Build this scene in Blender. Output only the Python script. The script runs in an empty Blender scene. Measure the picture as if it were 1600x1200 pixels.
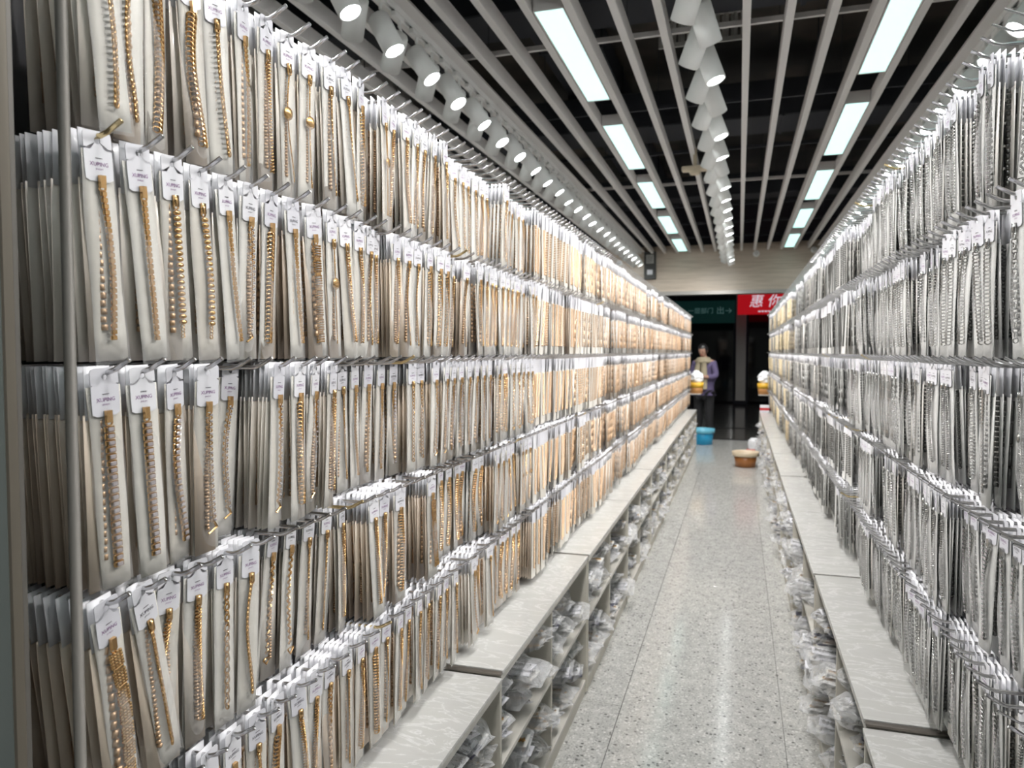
import bpy, bmesh, math, random
import numpy as np
from mathutils import Vector, Matrix, Euler
random.seed(7); RNG = np.random.default_rng(7)
S = bpy.context.scene
COL = S.collection
PI = math.pi
R = math.radians

# ------------------------------------------------------------------ camera
CAMZ = 1.63; F = 1150.0
cd = bpy.data.cameras.new('camera'); cam = bpy.data.objects.new('camera', cd); COL.objects.link(cam)
cd.sensor_width = 36; cd.lens = F / 1600 * 36
PITCH = math.atan(50 / F); YAW = math.atan(355 / F * math.cos(PITCH))
cam.location = (0, 0, CAMZ); cam.rotation_euler = (PI / 2 - PITCH, 0, YAW)
cd.clip_start = 0.05; cd.clip_end = 200
cd.dof.use_dof = True; cd.dof.focus_distance = 1.45; cd.dof.aperture_fstop = 6.0
S.camera = cam
# ------------------------------------------------------------------ world / exposure
w = bpy.data.worlds.new('world'); S.world = w; w.use_nodes = True
w.node_tree.nodes['Background'].inputs[0].default_value = (0.80, 0.85, 1, 1)
w.node_tree.nodes['Background'].inputs[1].default_value = 0.10
S.view_settings.view_transform = 'Standard'; S.view_settings.look = 'None'
S.view_settings.gamma = 1; S.view_settings.use_curve_mapping = False
S.view_settings.exposure = 0.42
S.cycles.max_bounces = 6; S.cycles.transparent_max_bounces = 12
S.cycles.diffuse_bounces = 3; S.cycles.glossy_bounces = 3; S.cycles.caustics_reflective = False; S.cycles.caustics_refractive = False
S.cycles.sample_clamp_indirect = 4.0
LED_STRENGTH = 1.55
SPOT_WATTS = 25.0
LENS_STRENGTH = 25.0

RM = Matrix.Rotation(YAW, 4, 'Z') @ Matrix.Rotation(PI / 2 - PITCH, 4, 'X')
RI = RM.inverted()
def proj(p):
    v = RI @ (Vector(p) - Vector((0, 0, CAMZ)))
    if v.z > -0.05: return None
    return 800 + F * v.x / -v.z, 600 - F * v.y / -v.z, -v.z

# ------------------------------------------------------------------ materials
def mat(name, col, rough=0.5, metal=0.0, **kw):
    m = bpy.data.materials.new(name); m.use_nodes = True
    b = m.node_tree.nodes['Principled BSDF']
    b.inputs['Base Color'].default_value = (*col, 1); b.inputs['Roughness'].default_value = rough
    b.inputs['Metallic'].default_value = metal
    for k, v in kw.items(): b.inputs[k].default_value = v
    return m
def N(m, t, **kw):
    n = m.node_tree.nodes.new(t)
    for k, v in kw.items(): setattr(n, k, v)
    return n
def L(m, a, b): m.node_tree.links.new(a, b)
def bsdf(m): return m.node_tree.nodes['Principled BSDF']
def ramp(m, fac, stops):
    r = N(m, 'ShaderNodeValToRGB'); L(m, fac, r.inputs[0]); e = r.color_ramp.elements
    while len(e) > 1: e.remove(e[-1])
    e[0].position = stops[0][0]; e[0].color = (*stops[0][1], 1)
    for p, c in stops[1:]:
        x = e.new(p); x.color = (*c, 1)
    return r.outputs[0]
def mix(m, fac, a, b, blend='MIX'):
    n = N(m, 'ShaderNodeMix', data_type='RGBA', blend_type=blend)
    for i, s in ((0, fac), (6, a), (7, b)):
        if hasattr(s, 'is_linked'): L(m, s, n.inputs[i])
        else: n.inputs[i].default_value = s if i == 0 else (*s, 1)
    return n.outputs[2]
def noise(m, scale, detail=3, vec=None, rough=0.5):
    n = N(m, 'ShaderNodeTexNoise'); n.inputs['Scale'].default_value = scale; n.inputs['Detail'].default_value = detail
    n.inputs['Roughness'].default_value = rough
    if vec is not None: L(m, vec, n.inputs['Vector'])
    return n
def bump(m, h, strength=0.3, dist=0.002):
    b = N(m, 'ShaderNodeBump'); b.inputs['Strength'].default_value = strength; b.inputs['Distance'].default_value = dist
    L(m, h, b.inputs['Height']); L(m, b.outputs[0], bsdf(m).inputs['Normal'])
def pos(m): return N(m, 'ShaderNodeNewGeometry').outputs['Position']
def objco(m): return N(m, 'ShaderNodeTexCoord').outputs['Object']
def vary(m, lo, hi, island):
    s = N(m, 'ShaderNodeNewGeometry').outputs['Random Per Island'] if island else N(m, 'ShaderNodeObjectInfo').outputs['Random']
    c = ramp(m, s, [(0, lo), (1, hi)]); L(m, c, bsdf(m).inputs['Base Color']); return c

M = {}
def paper(name, lo, hi, island, rough=0.45, crumple=True):
    m = mat(name, hi, rough); M[name] = m
    vary(m, lo, hi, island)
    if crumple:
        bump(m, noise(m, 45, 2, objco(m)).outputs[0], 0.35, 0.004)
    bsdf(m).inputs['Coat Weight'].default_value = 0.35; bsdf(m).inputs['Coat Roughness'].default_value = 0.18
    return m
paper('backing_paper', (0.66, 0.62, 0.55), (0.78, 0.76, 0.71), False)
paper('backing_paper_grey', (0.62, 0.62, 0.60), (0.78, 0.78, 0.765), False)
paper('stack_paper_cream_shade', (0.58, 0.50, 0.42), (0.88, 0.83, 0.76), True, crumple=False)  # cream browned: shadow and gold bounce inside the stacks put into the colour
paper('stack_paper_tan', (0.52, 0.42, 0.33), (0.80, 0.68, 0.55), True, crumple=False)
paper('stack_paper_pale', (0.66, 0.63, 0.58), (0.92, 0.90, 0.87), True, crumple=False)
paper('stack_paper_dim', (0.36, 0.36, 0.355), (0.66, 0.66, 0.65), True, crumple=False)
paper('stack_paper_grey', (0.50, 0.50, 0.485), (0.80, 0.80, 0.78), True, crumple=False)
paper('stack_paper_yellow', (0.62, 0.57, 0.46), (0.88, 0.85, 0.77), True, crumple=False)
paper('header_card', (0.70, 0.70, 0.76), (0.84, 0.84, 0.88), False, crumple=False)
paper('header_card_stack', (0.70, 0.70, 0.74), (0.90, 0.90, 0.94), True, crumple=False)
M['gold'] = mat('gold', (0.74, 0.47, 0.22), 0.24, 1.0)
M['rose_gold'] = mat('rose_gold', (0.86, 0.50, 0.27), 0.24, 1.0)
M['silver'] = mat('silver', (0.44, 0.44, 0.43), 0.22, 1.0)
M['gold_matte'] = mat('gold_matte', (0.62, 0.42, 0.26), 0.38, 0.55)
M['silver_matte'] = mat('silver_matte', (0.20, 0.20, 0.195), 0.33, 0.7)
M['yellow_gold'] = mat('yellow_gold', (0.72, 0.60, 0.38), 0.38, 0.5)
M['crystal'] = mat('crystal', (0.42, 0.38, 0.39), 0.04, 0.0, **{'Specular IOR Level': 1.0, 'IOR': 1.9})
M['print_purple'] = mat('print_purple', (0.23, 0.08, 0.26), 0.5)
M['print_black'] = mat('print_black', (0.05, 0.04, 0.06), 0.5)
m = mat('clear_plastic', (1, 1, 1), 0.10); M['clear_plastic'] = m
bsdf(m).inputs['Alpha'].default_value = 0.10; bsdf(m).inputs['Specular IOR Level'].default_value = 0.9
bump(m, noise(m, 70, 3, objco(m)).outputs[0], 1.0, 0.006)
# alpha rises with grazing reflection so the film shows its gloss
lw = N(m, 'ShaderNodeLayerWeight'); lw.inputs[0].default_value = 0.35
mr = N(m, 'ShaderNodeMapRange'); L(m, lw.outputs[1], mr.inputs[0]); mr.inputs[3].default_value = 0.03; mr.inputs[4].default_value = 0.22
L(m, mr.outputs[0], bsdf(m).inputs['Alpha'])
m = mat('bag_plastic', (0.92, 0.93, 0.95), 0.12); M['bag_plastic'] = m
bsdf(m).inputs['Alpha'].default_value = 0.30; bsdf(m).inputs['Specular IOR Level'].default_value = 0.9
bump(m, noise(m, 35, 4, objco(m)).outputs[0], 1.0, 0.02)
M['white_bag'] = mat('white_bag', (0.85, 0.87, 0.90), 0.3)
bump(M['white_bag'], noise(M['white_bag'], 30, 4, objco(M['white_bag'])).outputs[0], 0.8, 0.01)
M['navy'] = mat('navy', (0.10, 0.10, 0.15), 0.4)
M['chrome'] = mat('chrome', (0.62, 0.62, 0.63), 0.22, 1.0)
M['brass'] = mat('brass', (0.72, 0.58, 0.32), 0.22, 1.0)
M['rack_grey'] = mat('rack_grey', (0.17, 0.16, 0.145), 0.45, 0.2)
M['rack_beige'] = mat('rack_beige', (0.17, 0.15, 0.12), 0.45, 0.2)
M['rack_dark'] = mat('rack_dark', (0.06, 0.06, 0.065), 0.6)
M['green_grey'] = mat('green_grey', (0.085, 0.10, 0.095), 0.35)
M['laminate'] = mat('laminate', (0.60, 0.57, 0.50), 0.45)
M['laminate_edge'] = mat('laminate_edge', (0.62, 0.60, 0.55), 0.35)
M['strip_metal'] = mat('strip_metal', (0.20, 0.18, 0.16), 0.35, 0.7)
m = mat('marble', (0.75, 0.75, 0.73), 0.22); M['marble'] = m
mp = N(m, 'ShaderNodeMapping'); mp.inputs['Scale'].default_value = (1.0, 2.6, 1); L(m, pos(m), mp.inputs[0])
n1 = noise(m, 4.2, 6, mp.outputs[0], 0.62); n1.inputs['Distortion'].default_value = 1.2
v = ramp(m, n1.outputs[0], [(0, (0.50, 0.50, 0.485)), (0.475, (0.56, 0.56, 0.54)), (0.50, (0.70, 0.70, 0.69)), (0.525, (0.565, 0.565, 0.55)), (1, (0.50, 0.49, 0.475))])
L(m, v, bsdf(m).inputs['Base Color'])
m = mat('terrazzo', (0.5, 0.5, 0.5), 0.12); M['terrazzo'] = m
P = pos(m)
wn = noise(m, 9, 2, P); wv = mix(m, 0.02, P, wn.outputs[1])
vo = N(m, 'ShaderNodeTexVoronoi'); vo.inputs['Scale'].default_value = 62; L(m, wv, vo.inputs['Vector'])
vo2 = N(m, 'ShaderNodeTexVoronoi'); vo2.inputs['Scale'].default_value = 150; L(m, wv, vo2.inputs['Vector'])
sep = N(m, 'ShaderNodeSeparateColor'); L(m, vo.outputs['Color'], sep.inputs[0])
sep2 = N(m, 'ShaderNodeSeparateColor'); L(m, vo2.outputs['Color'], sep2.inputs[0])
base = ramp(m, noise(m, 14, 4, P).outputs[0], [(0.3, (0.44, 0.44, 0.425)), (0.7, (0.55, 0.55, 0.53))])
fine = ramp(m, sep2.outputs[1], [(0, (0.62, 0.62, 0.62)), (0.25, (1, 1, 1)), (0.8, (1, 1, 1)), (1, (1.35, 1.35, 1.35))])
base = mix(m, 1.0, base, fine, 'MULTIPLY')
def chip(sel_out, lo, hi, dist_out, rad):
    a = N(m, 'ShaderNodeMath', operation='GREATER_THAN'); L(m, sel_out, a.inputs[0]); a.inputs[1].default_value = lo
    b = N(m, 'ShaderNodeMath', operation='LESS_THAN'); L(m, dist_out, b.inputs[0]); b.inputs[1].default_value = rad
    c = N(m, 'ShaderNodeMath', operation='MULTIPLY'); L(m, a.outputs[0], c.inputs[0]); L(m, b.outputs[0], c.inputs[1]); return c.outputs[0]
base = mix(m, chip(sep.outputs[0], 0.91, 1, vo.outputs['Distance'], 0.42), base, (0.17, 0.17, 0.165))
base = mix(m, chip(sep.outputs[1], 0.84, 1, vo.outputs['Distance'], 0.36), base, (0.70, 0.70, 0.68))
L(m, base, bsdf(m).inputs['Base Color'])
M['grout'] = mat('grout', (0.16, 0.16, 0.15), 0.8)
M['slat_paint'] = mat('slat_paint', (0.78, 0.75, 0.73), 0.6)
M['lamp_paint'] = mat('lamp_paint', (0.84, 0.84, 0.82), 0.45)
M['void_black'] = mat('void_black', (0.012, 0.012, 0.013), 0.9)
m = mat('concrete_dark', (0.03, 0.027, 0.025), 0.9); M['concrete_dark'] = m
L(m, ramp(m, noise(m, 0.7, 4, pos(m)).outputs[0], [(0.35, (0.012, 0.012, 0.013)), (0.52, (0.03, 0.027, 0.024)), (0.62, (0.075, 0.062, 0.05)), (0.8, (0.02, 0.02, 0.02))]), bsdf(m).inputs['Base Color'])
M['duct'] = mat('duct', (0.035, 0.037, 0.045), 0.7, 0.2)
M['vent_white'] = mat('vent_white', (0.5, 0.49, 0.46), 0.5)
m = mat('wood_panel', (0.6, 0.5, 0.42), 0.38); M['wood_panel'] = m
mp = N(m, 'ShaderNodeMapping'); mp.inputs['Scale'].default_value = (0.8, 1, 14); L(m, pos(m), mp.inputs[0])
L(m, ramp(m, noise(m, 3, 5, mp.outputs[0]).outputs[0], [(0.3, (0.47, 0.39, 0.31)), (0.6, (0.60, 0.51, 0.42)), (0.8, (0.54, 0.45, 0.37))]), bsdf(m).inputs['Base Color'])
M['wall_paint'] = mat('wall_paint', (0.74, 0.72, 0.69), 0.7)
M['dark_glass'] = mat('dark_glass', (0.006, 0.007, 0.009), 0.06)
M['dark_tile'] = mat('dark_tile', (0.10, 0.095, 0.085), 0.12)
M['alu'] = mat('alu', (0.35, 0.33, 0.31), 0.35, 0.6)
M['red_sign'] = mat('red_sign', (0.55, 0.01, 0.015), 0.4)
M['green_sign'] = mat('green_sign', (0.01, 0.07, 0.06), 0.4)
M['sign_white'] = mat('sign_white', (0.8, 0.8, 0.85), 0.5)
M['sign_teal'] = mat('sign_teal', (0.06, 0.20, 0.18), 0.5)
def emis(name, col, s):
    m = mat(name, (0.8, 0.8, 0.8), 0.5); b = bsdf(m)
    b.inputs['Emission Color'].default_value = (*col, 1); b.inputs['Emission Strength'].default_value = s; M[name] = m; return m
emis('led_panel', (0.33, 0.62, 0.58), LED_STRENGTH)
emis('lamp_lens', (0.93, 1.0, 1.0), LENS_STRENGTH)
emis('red_sign_lit', (0.85, 0.01, 0.02), 0.28); bsdf(M['red_sign_lit']).inputs['Base Color'].default_value = (0.5, 0.01, 0.02, 1)
emis('white_sign_lit', (0.8, 0.88, 1), 0.5)
emis('green_sign_lit', (0.01, 0.10, 0.085), 0.05); bsdf(M['green_sign_lit']).inputs['Base Color'].default_value = (0.01, 0.08, 0.07, 1)
emis('teal_sign_lit', (0.05, 0.20, 0.18), 0.22)
emis('shop_lights', (0.3, 0.5, 0.7), 0.12)
M['blue_plastic'] = mat('blue_plastic', (0.02, 0.33, 0.60), 0.35)
M['blue_plastic_light'] = mat('blue_plastic_light', (0.16, 0.50, 0.66), 0.35)
M['brown_plastic'] = mat('brown_plastic', (0.34, 0.13, 0.035), 0.35)
M['cream_plastic'] = mat('cream_plastic', (0.62, 0.52, 0.38), 0.4)
M['tub_yellow'] = mat('tub_yellow', (0.65, 0.38, 0.03), 0.4)
M['tub_orange'] = mat('tub_orange', (0.50, 0.24, 0.08), 0.4)
M['skin'] = mat('skin', (0.36, 0.21, 0.15), 0.5)
M['hair'] = mat('hair', (0.008, 0.007, 0.008), 0.4)
M['purple_coat'] = mat('purple_coat', (0.10, 0.08, 0.165), 0.85)  # coat, scarf and skin darkened: the dim area around her put into colour
M['cream_scarf'] = mat('cream_scarf', (0.30, 0.26, 0.18), 0.9)
M['black_cloth'] = mat('black_cloth', (0.012, 0.012, 0.014), 0.8)
M['grey_device'] = mat('grey_device', (0.06, 0.06, 0.058), 0.5)

# ------------------------------------------------------------------ geometry helper
class G:
    """collects polygons for one mesh"""
    def __init__(s): s.v = []; s.f = []; s.m = []; s.mats = []
    def mi(s, name):
        if name not in s.mats: s.mats.append(name)
        return s.mats.index(name)
    def add(s, vs, fs, mt, T=None):
        o = len(s.v); i = s.mi(mt)
        if T is not None: vs = [tuple(T @ Vector(q)) for q in vs]
        s.v += [tuple(q) for q in vs]
        for f in fs: s.f.append(tuple(a + o for a in f)); s.m.append(i)
        return s
    def box(s, x0, x1, y0, y1, z0, z1, mt, T=None):
        vs = [(x0, y0, z0), (x1, y0, z0), (x1, y1, z0), (x0, y1, z0), (x0, y0, z1), (x1, y0, z1), (x1, y1, z1), (x0, y1, z1)]
        return s.add(vs, [(0, 3, 2, 1), (4, 5, 6, 7), (0, 1, 5, 4), (1, 2, 6, 5), (2, 3, 7, 6), (3, 0, 4, 7)], mt, T)
    def bbox(s, x0, x1, y0, y1, z0, z1, mt, b=0.003, T=None):
        bm = bmesh.new(); bmesh.ops.create_cube(bm, size=1)
        for v in bm.verts: v.co = Vector(((x0 + x1) / 2 + v.co.x * (x1 - x0), (y0 + y1) / 2 + v.co.y * (y1 - y0), (z0 + z1) / 2 + v.co.z * (z1 - z0)))
        bmesh.ops.bevel(bm, geom=bm.edges[:], offset=b, segments=1, affect='EDGES')
        vs = [tuple(v.co) for v in bm.verts]; bm.verts.index_update(); fs = [tuple(v.index for v in f.verts) for f in bm.faces]; bm.free()
        return s.add(vs, fs, mt, T)
    def tube(s, pts, r, mt, n=6, cap=True, T=None):
        pts = [Vector(p) for p in pts]; vs = []; fs = []
        rr = r if hasattr(r, '__len__') else [r] * len(pts)
        up = None
        for i, p in enumerate(pts):
            d = (pts[min(i + 1, len(pts) - 1)] - pts[max(i - 1, 0)]).normalized()
            if up is None: up = Vector((0, 0, 1)) if abs(d.z) < 0.9 else Vector((1, 0, 0))
            a = d.cross(up).normalized(); b = a.cross(d).normalized(); up = b
            for k in range(n):
                t = 2 * PI * k / n; vs.append(tuple(p + (a * math.cos(t) + b * math.sin(t)) * rr[i]))
        for i in range(len(pts) - 1):
            for k in range(n):
                k2 = (k + 1) % n; fs.append((i * n + k, i * n + k2, (i + 1) * n + k2, (i + 1) * n + k))
        if cap: fs.append(tuple(range(n))); fs.append(tuple((len(pts) - 1) * n + k for k in reversed(range(n))))
        return s.add(vs, fs, mt, T)
    def torus(s, c, rx, rz, r, mt, nu=8, nv=4, T=None):
        """ring in the xz plane"""
        vs = []; fs = []
        for i in range(nu):
            a = 2 * PI * i / nu
            for j in range(nv):
                b = 2 * PI * j / nv + PI / 4
                vs.append((math.cos(a) * (rx + r * math.cos(b)), r * math.sin(b), math.sin(a) * (rz + r * math.cos(b))))
        for i in range(nu):
            for j in range(nv):
                i2 = (i + 1) % nu; j2 = (j + 1) % nv
                fs.append((i * nv + j, i * nv + j2, i2 * nv + j2, i2 * nv + j))
        TT = Matrix.Translation(c)
        if T is not None: TT = TT @ T
        return s.add(vs, fs, mt, TT)
    def ball(s, c, rx, ry, rz, mt, nu=8, nv=5, T=None):
        vs = [(0, 0, rz)]; fs = []
        for j in range(1, nv):
            p = PI * j / nv
            for i in range(nu):
                a = 2 * PI * i / nu; vs.append((rx * math.sin(p) * math.cos(a), ry * math.sin(p) * math.sin(a), rz * math.cos(p)))
        vs.append((0, 0, -rz)); e = len(vs) - 1
        for i in range(nu):
            i2 = (i + 1) % nu; fs.append((0, 1 + i, 1 + i2)); fs.append((e, 1 + (nv - 2) * nu + i2, 1 + (nv - 2) * nu + i))
            for j in range(nv - 2): fs.append((1 + j * nu + i, 1 + (j + 1) * nu + i, 1 + (j + 1) * nu + i2, 1 + j * nu + i2))
        TT = Matrix.Translation(c)
        if T is not None: TT = TT @ T
        return s.add(vs, fs, mt, TT)
    def lathe(s, prof, mt, n=20, T=None, sx=1, sy=1):
        vs = []; fs = []
        for (r, z) in prof:
            for k in range(n): a = 2 * PI * k / n; vs.append((r * math.cos(a) * sx, r * math.sin(a) * sy, z))
        for i in range(len(prof) - 1):
            for k in range(n): k2 = (k + 1) % n; fs.append((i * n + k, i * n + k2, (i + 1) * n + k2, (i + 1) * n + k))
        return s.add(vs, fs, mt, T)
    def mesh(s, name, smooth=False):
        me = bpy.data.meshes.new(name); me.from_pydata(s.v, [], s.f)
        for k in s.mats: me.materials.append(M[k])
        me.polygons.foreach_set('material_index', s.m)
        if smooth: me.polygons.foreach_set('use_smooth', [True] * len(s.f))
        me.update(); return me
    def obj(s, name, parent=None, smooth=False, loc=None):
        o = bpy.data.objects.new(name, s.mesh(name, smooth)); COL.objects.link(o)
        if parent: o.parent = parent
        if loc: o.location = loc
        return o

def tag(o, label=None, cat=None, group=None, kind=None):
    if label: o['label'] = label
    if cat: o['category'] = cat
    if group: o['group'] = group
    if kind: o['kind'] = kind
    return o
def empty(name, loc=(0, 0, 0), rz=0.0, **kw):
    o = bpy.data.objects.new(name, None); COL.objects.link(o); o.location = loc; o.rotation_euler = (0, 0, rz)
    o.empty_display_size = 0.05
    return tag(o, **kw)
def inst(name, me, parent=None, loc=None, rot=None):
    o = bpy.data.objects.new(name, me); COL.objects.link(o)
    if parent: o.parent = parent
    if loc is not None: o.location = loc
    if rot is not None: o.rotation_euler = rot
    return o
def np_mesh(name, T, mats_tpl, quads, tplverts, midx):
    """tile a quad template over transforms T (m,3,4)"""
    m = len(T); nv = len(tplverts); nf = len(quads)
    V = np.einsum('mij,vj->mvi', T[:, :, :3], tplverts) + T[:, None, :, 3]
    me = bpy.data.meshes.new(name); me.vertices.add(m * nv); me.vertices.foreach_set('co', V.reshape(-1).astype(np.float32))
    q = (quads[None] + (np.arange(m) * nv)[:, None, None]).reshape(-1)
    me.loops.add(len(q)); me.loops.foreach_set('vertex_index', q.astype(np.int32))
    me.polygons.add(m * nf); me.polygons.foreach_set('loop_start', (np.arange(m * nf) * 4).astype(np.int32))
    me.polygons.foreach_set('material_index', np.tile(midx, m).astype(np.int32))
    for k in mats_tpl: me.materials.append(M[k])
    me.update(calc_edges=True); return me
def np_join(name, parts):
    """parts: list of (T, G) ; all G have quads only. one mesh"""
    mats = []
    Vs = []; Qs = []; Ms = []; off = 0
    for T, g in parts:
        if len(T) == 0: continue
        tv = np.array(g.v); q = np.array(g.f); mi = []
        for k in g.mats:
            if k not in mats: mats.append(k)
        mi = np.array([mats.index(g.mats[a]) for a in g.m])
        T = np.asarray(T)
        V = np.einsum('mij,vj->mvi', T[:, :, :3], tv) + T[:, None, :, 3]
        Vs.append(V.reshape(-1, 3)); Qs.append((q[None] + (np.arange(len(T)) * len(tv))[:, None, None] + off).reshape(-1, 4))
        Ms.append(np.tile(mi, len(T))); off += len(T) * len(tv)
    V = np.concatenate(Vs); Q = np.concatenate(Qs); Mi = np.concatenate(Ms)
    me = bpy.data.meshes.new(name); me.vertices.add(len(V)); me.vertices.foreach_set('co', V.reshape(-1).astype(np.float32))
    me.loops.add(Q.size); me.loops.foreach_set('vertex_index', Q.reshape(-1).astype(np.int32))
    me.polygons.add(len(Q)); me.polygons.foreach_set('loop_start', (np.arange(len(Q)) * 4).astype(np.int32))
    for k in mats: me.materials.append(M[k])
    me.polygons.foreach_set('material_index', Mi.astype(np.int32))
    me.update(calc_edges=True)
    o = bpy.data.objects.new(name, me); COL.objects.link(o); return o
def text_geo(body, size, T=None, extrude=0.0):
    cu = bpy.data.curves.new('txt', 'FONT'); cu.body = body; cu.size = size; cu.align_x = 'CENTER'; cu.align_y = 'CENTER'
    cu.extrude = extrude; cu.resolution_u = 2
    o = bpy.data.objects.new('txt', cu); COL.objects.link(o); bpy.context.view_layer.update()
    dg = bpy.context.evaluated_depsgraph_get(); me = bpy.data.meshes.new_from_object(o.evaluated_get(dg))
    vs = [tuple(v.co) for v in me.vertices]; fs = [tuple(p.vertices) for p in me.polygons]
    bpy.data.objects.remove(o); bpy.data.meshes.remove(me); bpy.data.curves.remove(cu)
    return vs, fs

def ordinal(n):
    return '%d%s' % (n, 'th' if 10 <= n % 100 <= 20 else {1: 'st', 2: 'nd', 3: 'rd'}.get(n % 10, 'th'))
# ------------------------------------------------------------------ layout constants
XL_TIP, XR_TIP = -0.757, 0.435        # hook tips
XL_BACK, XR_BACK = -1.02, 0.70
ROWS = [1.60 + 0.305 * k for k in (2, 1, 0, -1, -2)]
ROWN = ['top row', 'second row', 'third row', 'fourth row', 'bottom row']
Y_END = 12.95
SLATZ = 3.48
Y_WALL = 14.2
XLEDGE, XRLEDGE, ZLEDGE = -0.668, 0.322, 0.668

# ================================================================== STRUCTURE
# floor with slabs
fl = G(); fl.box(-3.5, 3.0, -4.2, Y_WALL + 0.02, -0.06, -0.012, 'grout')
floor = tag(fl.obj('floor'), kind='structure')
def tile(x0, x1, y0, y1):
    g = G(); cx, cy = (x0 + x1) / 2, (y0 + y1) / 2
    g.bbox(x0 - cx + .0012, x1 - cx - .0012, y0 - cy + .0012, y1 - cy - .0012, -0.0119, 0, 'terrazzo', 0.0006)
    o = g.obj('floor_tile', floor, loc=(cx, cy, 0))
for ci, (x0, x1, ys) in enumerate([(-1.898, -1.198, 3.85), (-1.198, -0.498, 3.33), (-0.498, 0.203, 3.85), (0.203, 0.903, 3.33), (0.903, 1.603, 3.85)]):
    y = ys - 1.4 * 5
    while y < Y_WALL:
        tile(x0, x1, max(y, -4.1), min(y + 1.4, Y_WALL)); y += 1.4
# outside corridor floor
g = G(); g.box(-6, 6, Y_WALL + 0.02, 27, -0.06, -0.005, 'dark_tile')
cf = tag(g.obj('floor_corridor'), kind='structure'); cf.name = 'floor'
g = G(); g.box(-2.2, 2.2, Y_WALL - 0.04, Y_WALL + 0.1, -0.01, 0.004, 'void_black'); tag(g.obj('trim_1'), kind='structure')
g = G(); g.box(-6, 6, 16.4, 16.5, -0.01, 0.0, 'void_black'); tag(g.obj('trim_2'), kind='structure')
# bulkhead wall over the shop entrance
wb = G()
wb.box(-3.5, 3.0, Y_WALL, Y_WALL + 0.22, 2.76, 3.62, 'wood_panel')
wb.box(-3.5, -2.2, Y_WALL, Y_WALL + 0.22, 0, 2.76, 'wood_panel'); wb.box(1.6, 3.0, Y_WALL, Y_WALL + 0.22, 0, 2.76, 'wood_panel')
wall_back = tag(wb.obj('wall_back'), kind='structure')
g = G(); g.box(-2.2, 1.6, Y_WALL - 0.012, Y_WALL + 0.235, 2.70, 2.765, 'alu'); tag(g.obj('trim_3'), kind='structure')
# side walls, rear, black void ceiling
g = G(); g.box(-3.6, -3.5, -4.2, Y_WALL + .2, 0, 4.7, 'wall_paint'); tag(g.obj('wall_left'), kind='structure')
g = G(); g.box(3.0, 3.1, -4.2, Y_WALL + .2, 0, 4.7, 'wall_paint'); tag(g.obj('wall_right'), kind='structure')
g = G(); g.box(-3.6, 3.1, -4.3, -4.2, 0, 4.7, 'wall_paint'); tag(g.obj('wall_rear'), kind='structure')
ce = G(); ce.box(-3.6, 3.1, -4.3, Y_WALL + .3, 4.6, 4.7, 'concrete_dark'); ceiling = tag(ce.obj('ceiling'), kind='structure')
# slats: children of the ceiling; slots -8, -1 and 6 carry light tracks
SX = lambda k: 0.016 + 0.229 * k
slat_me = None
g = G(); g.bbox(-.0225, .0225, -4.1, Y_WALL - .01, 0, 0.10, 'slat_paint', 0.002); slat_me = g.mesh('slat')
for k in range(-15, 13):
    if k in (-8, -1, 6): continue
    inst('slat', slat_me, ceiling, (SX(k), 0, SLATZ))
g = G(); g.box(-3.45, 2.95, -.012, .012, 0, 0.03, 'duct'); car = g.mesh('carrier_bar')
g2 = G(); g2.box(-3.45, 2.95, -.012, .012, 0, 0.03, 'slat_paint'); car_lit = g2.mesh('carrier_bar')  # pale copy of the dark bar: being lit is put into its paint
for i, y in enumerate([0.4, 2.0, 3.3, 4.7, 6.1, 7.5, 8.9, 10.3, 11.7, 13.1]):
    inst('carrier_bar', car_lit if i in (3, 6) else car, ceiling, (0, y, SLATZ + 0.102))
# suspension wires
wm = G(); wm.tube([(0, 0, 0), (0, 0, 4.6 - SLATZ - 0.13)], 0.003, 'duct', 5); wme = wm.mesh('suspension_wire')
for k in (-13, -11, -7, -5, -3, 1, 3, 5):
    for y in (3.3, 4.7, 6.1, 8.9, 11.7):
        inst('suspension_wire', wme, ceiling, (SX(k) + .03 * random.uniform(-1, 1), y, SLATZ + 0.132))
# ducts and beams above the slats
def duct(name, label, cat, x0, x1, y0, y1, z0, z1, mt='duct'):
    e = empty(name, ((x0 + x1) / 2, (y0 + y1) / 2, z0), label=label, cat=cat)
    a, b, h = (x1 - x0) / 2, (y1 - y0) / 2, z1 - z0
    G().bbox(-a, a, -b, b, 0, h, mt, .01).obj('duct_body', e)
    n = max(2, int(max(x1 - x0, y1 - y0) / 1.2))
    for i in range(n + 1):
        g = G()
        if x1 - x0 > y1 - y0: q = -a + (2 * a - .03) * i / n; g.box(q, q + .03, -b - .012, b + .012, -.012, h + .002, mt)
        else: q = -b + (2 * b - .03) * i / n; g.box(-a - .012, a + .012, q, q + .03, -.012, h + .002, mt)
        g.obj('duct_flange', e)
duct('ventilation_duct', 'dark ventilation duct crossing above the slats nearest the camera', 'duct', -3.4, 2.9, 4.9, 5.35, 3.95, 4.3)
duct('ventilation_duct', 'dark ventilation duct crossing above the slats midway down the aisle', 'duct', -3.4, 2.9, 7.6, 8.2, 3.9, 4.25)
duct('ventilation_duct', 'dark ventilation duct crossing above the slats close to the entrance', 'duct', -3.4, 2.9, 11.2, 11.6, 3.9, 4.2)
duct('ventilation_duct', 'long dark ventilation duct running lengthwise above the left lamps', 'duct', -1.75, -1.2, 0.5, 13.8, 4.32, 4.58)
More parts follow.
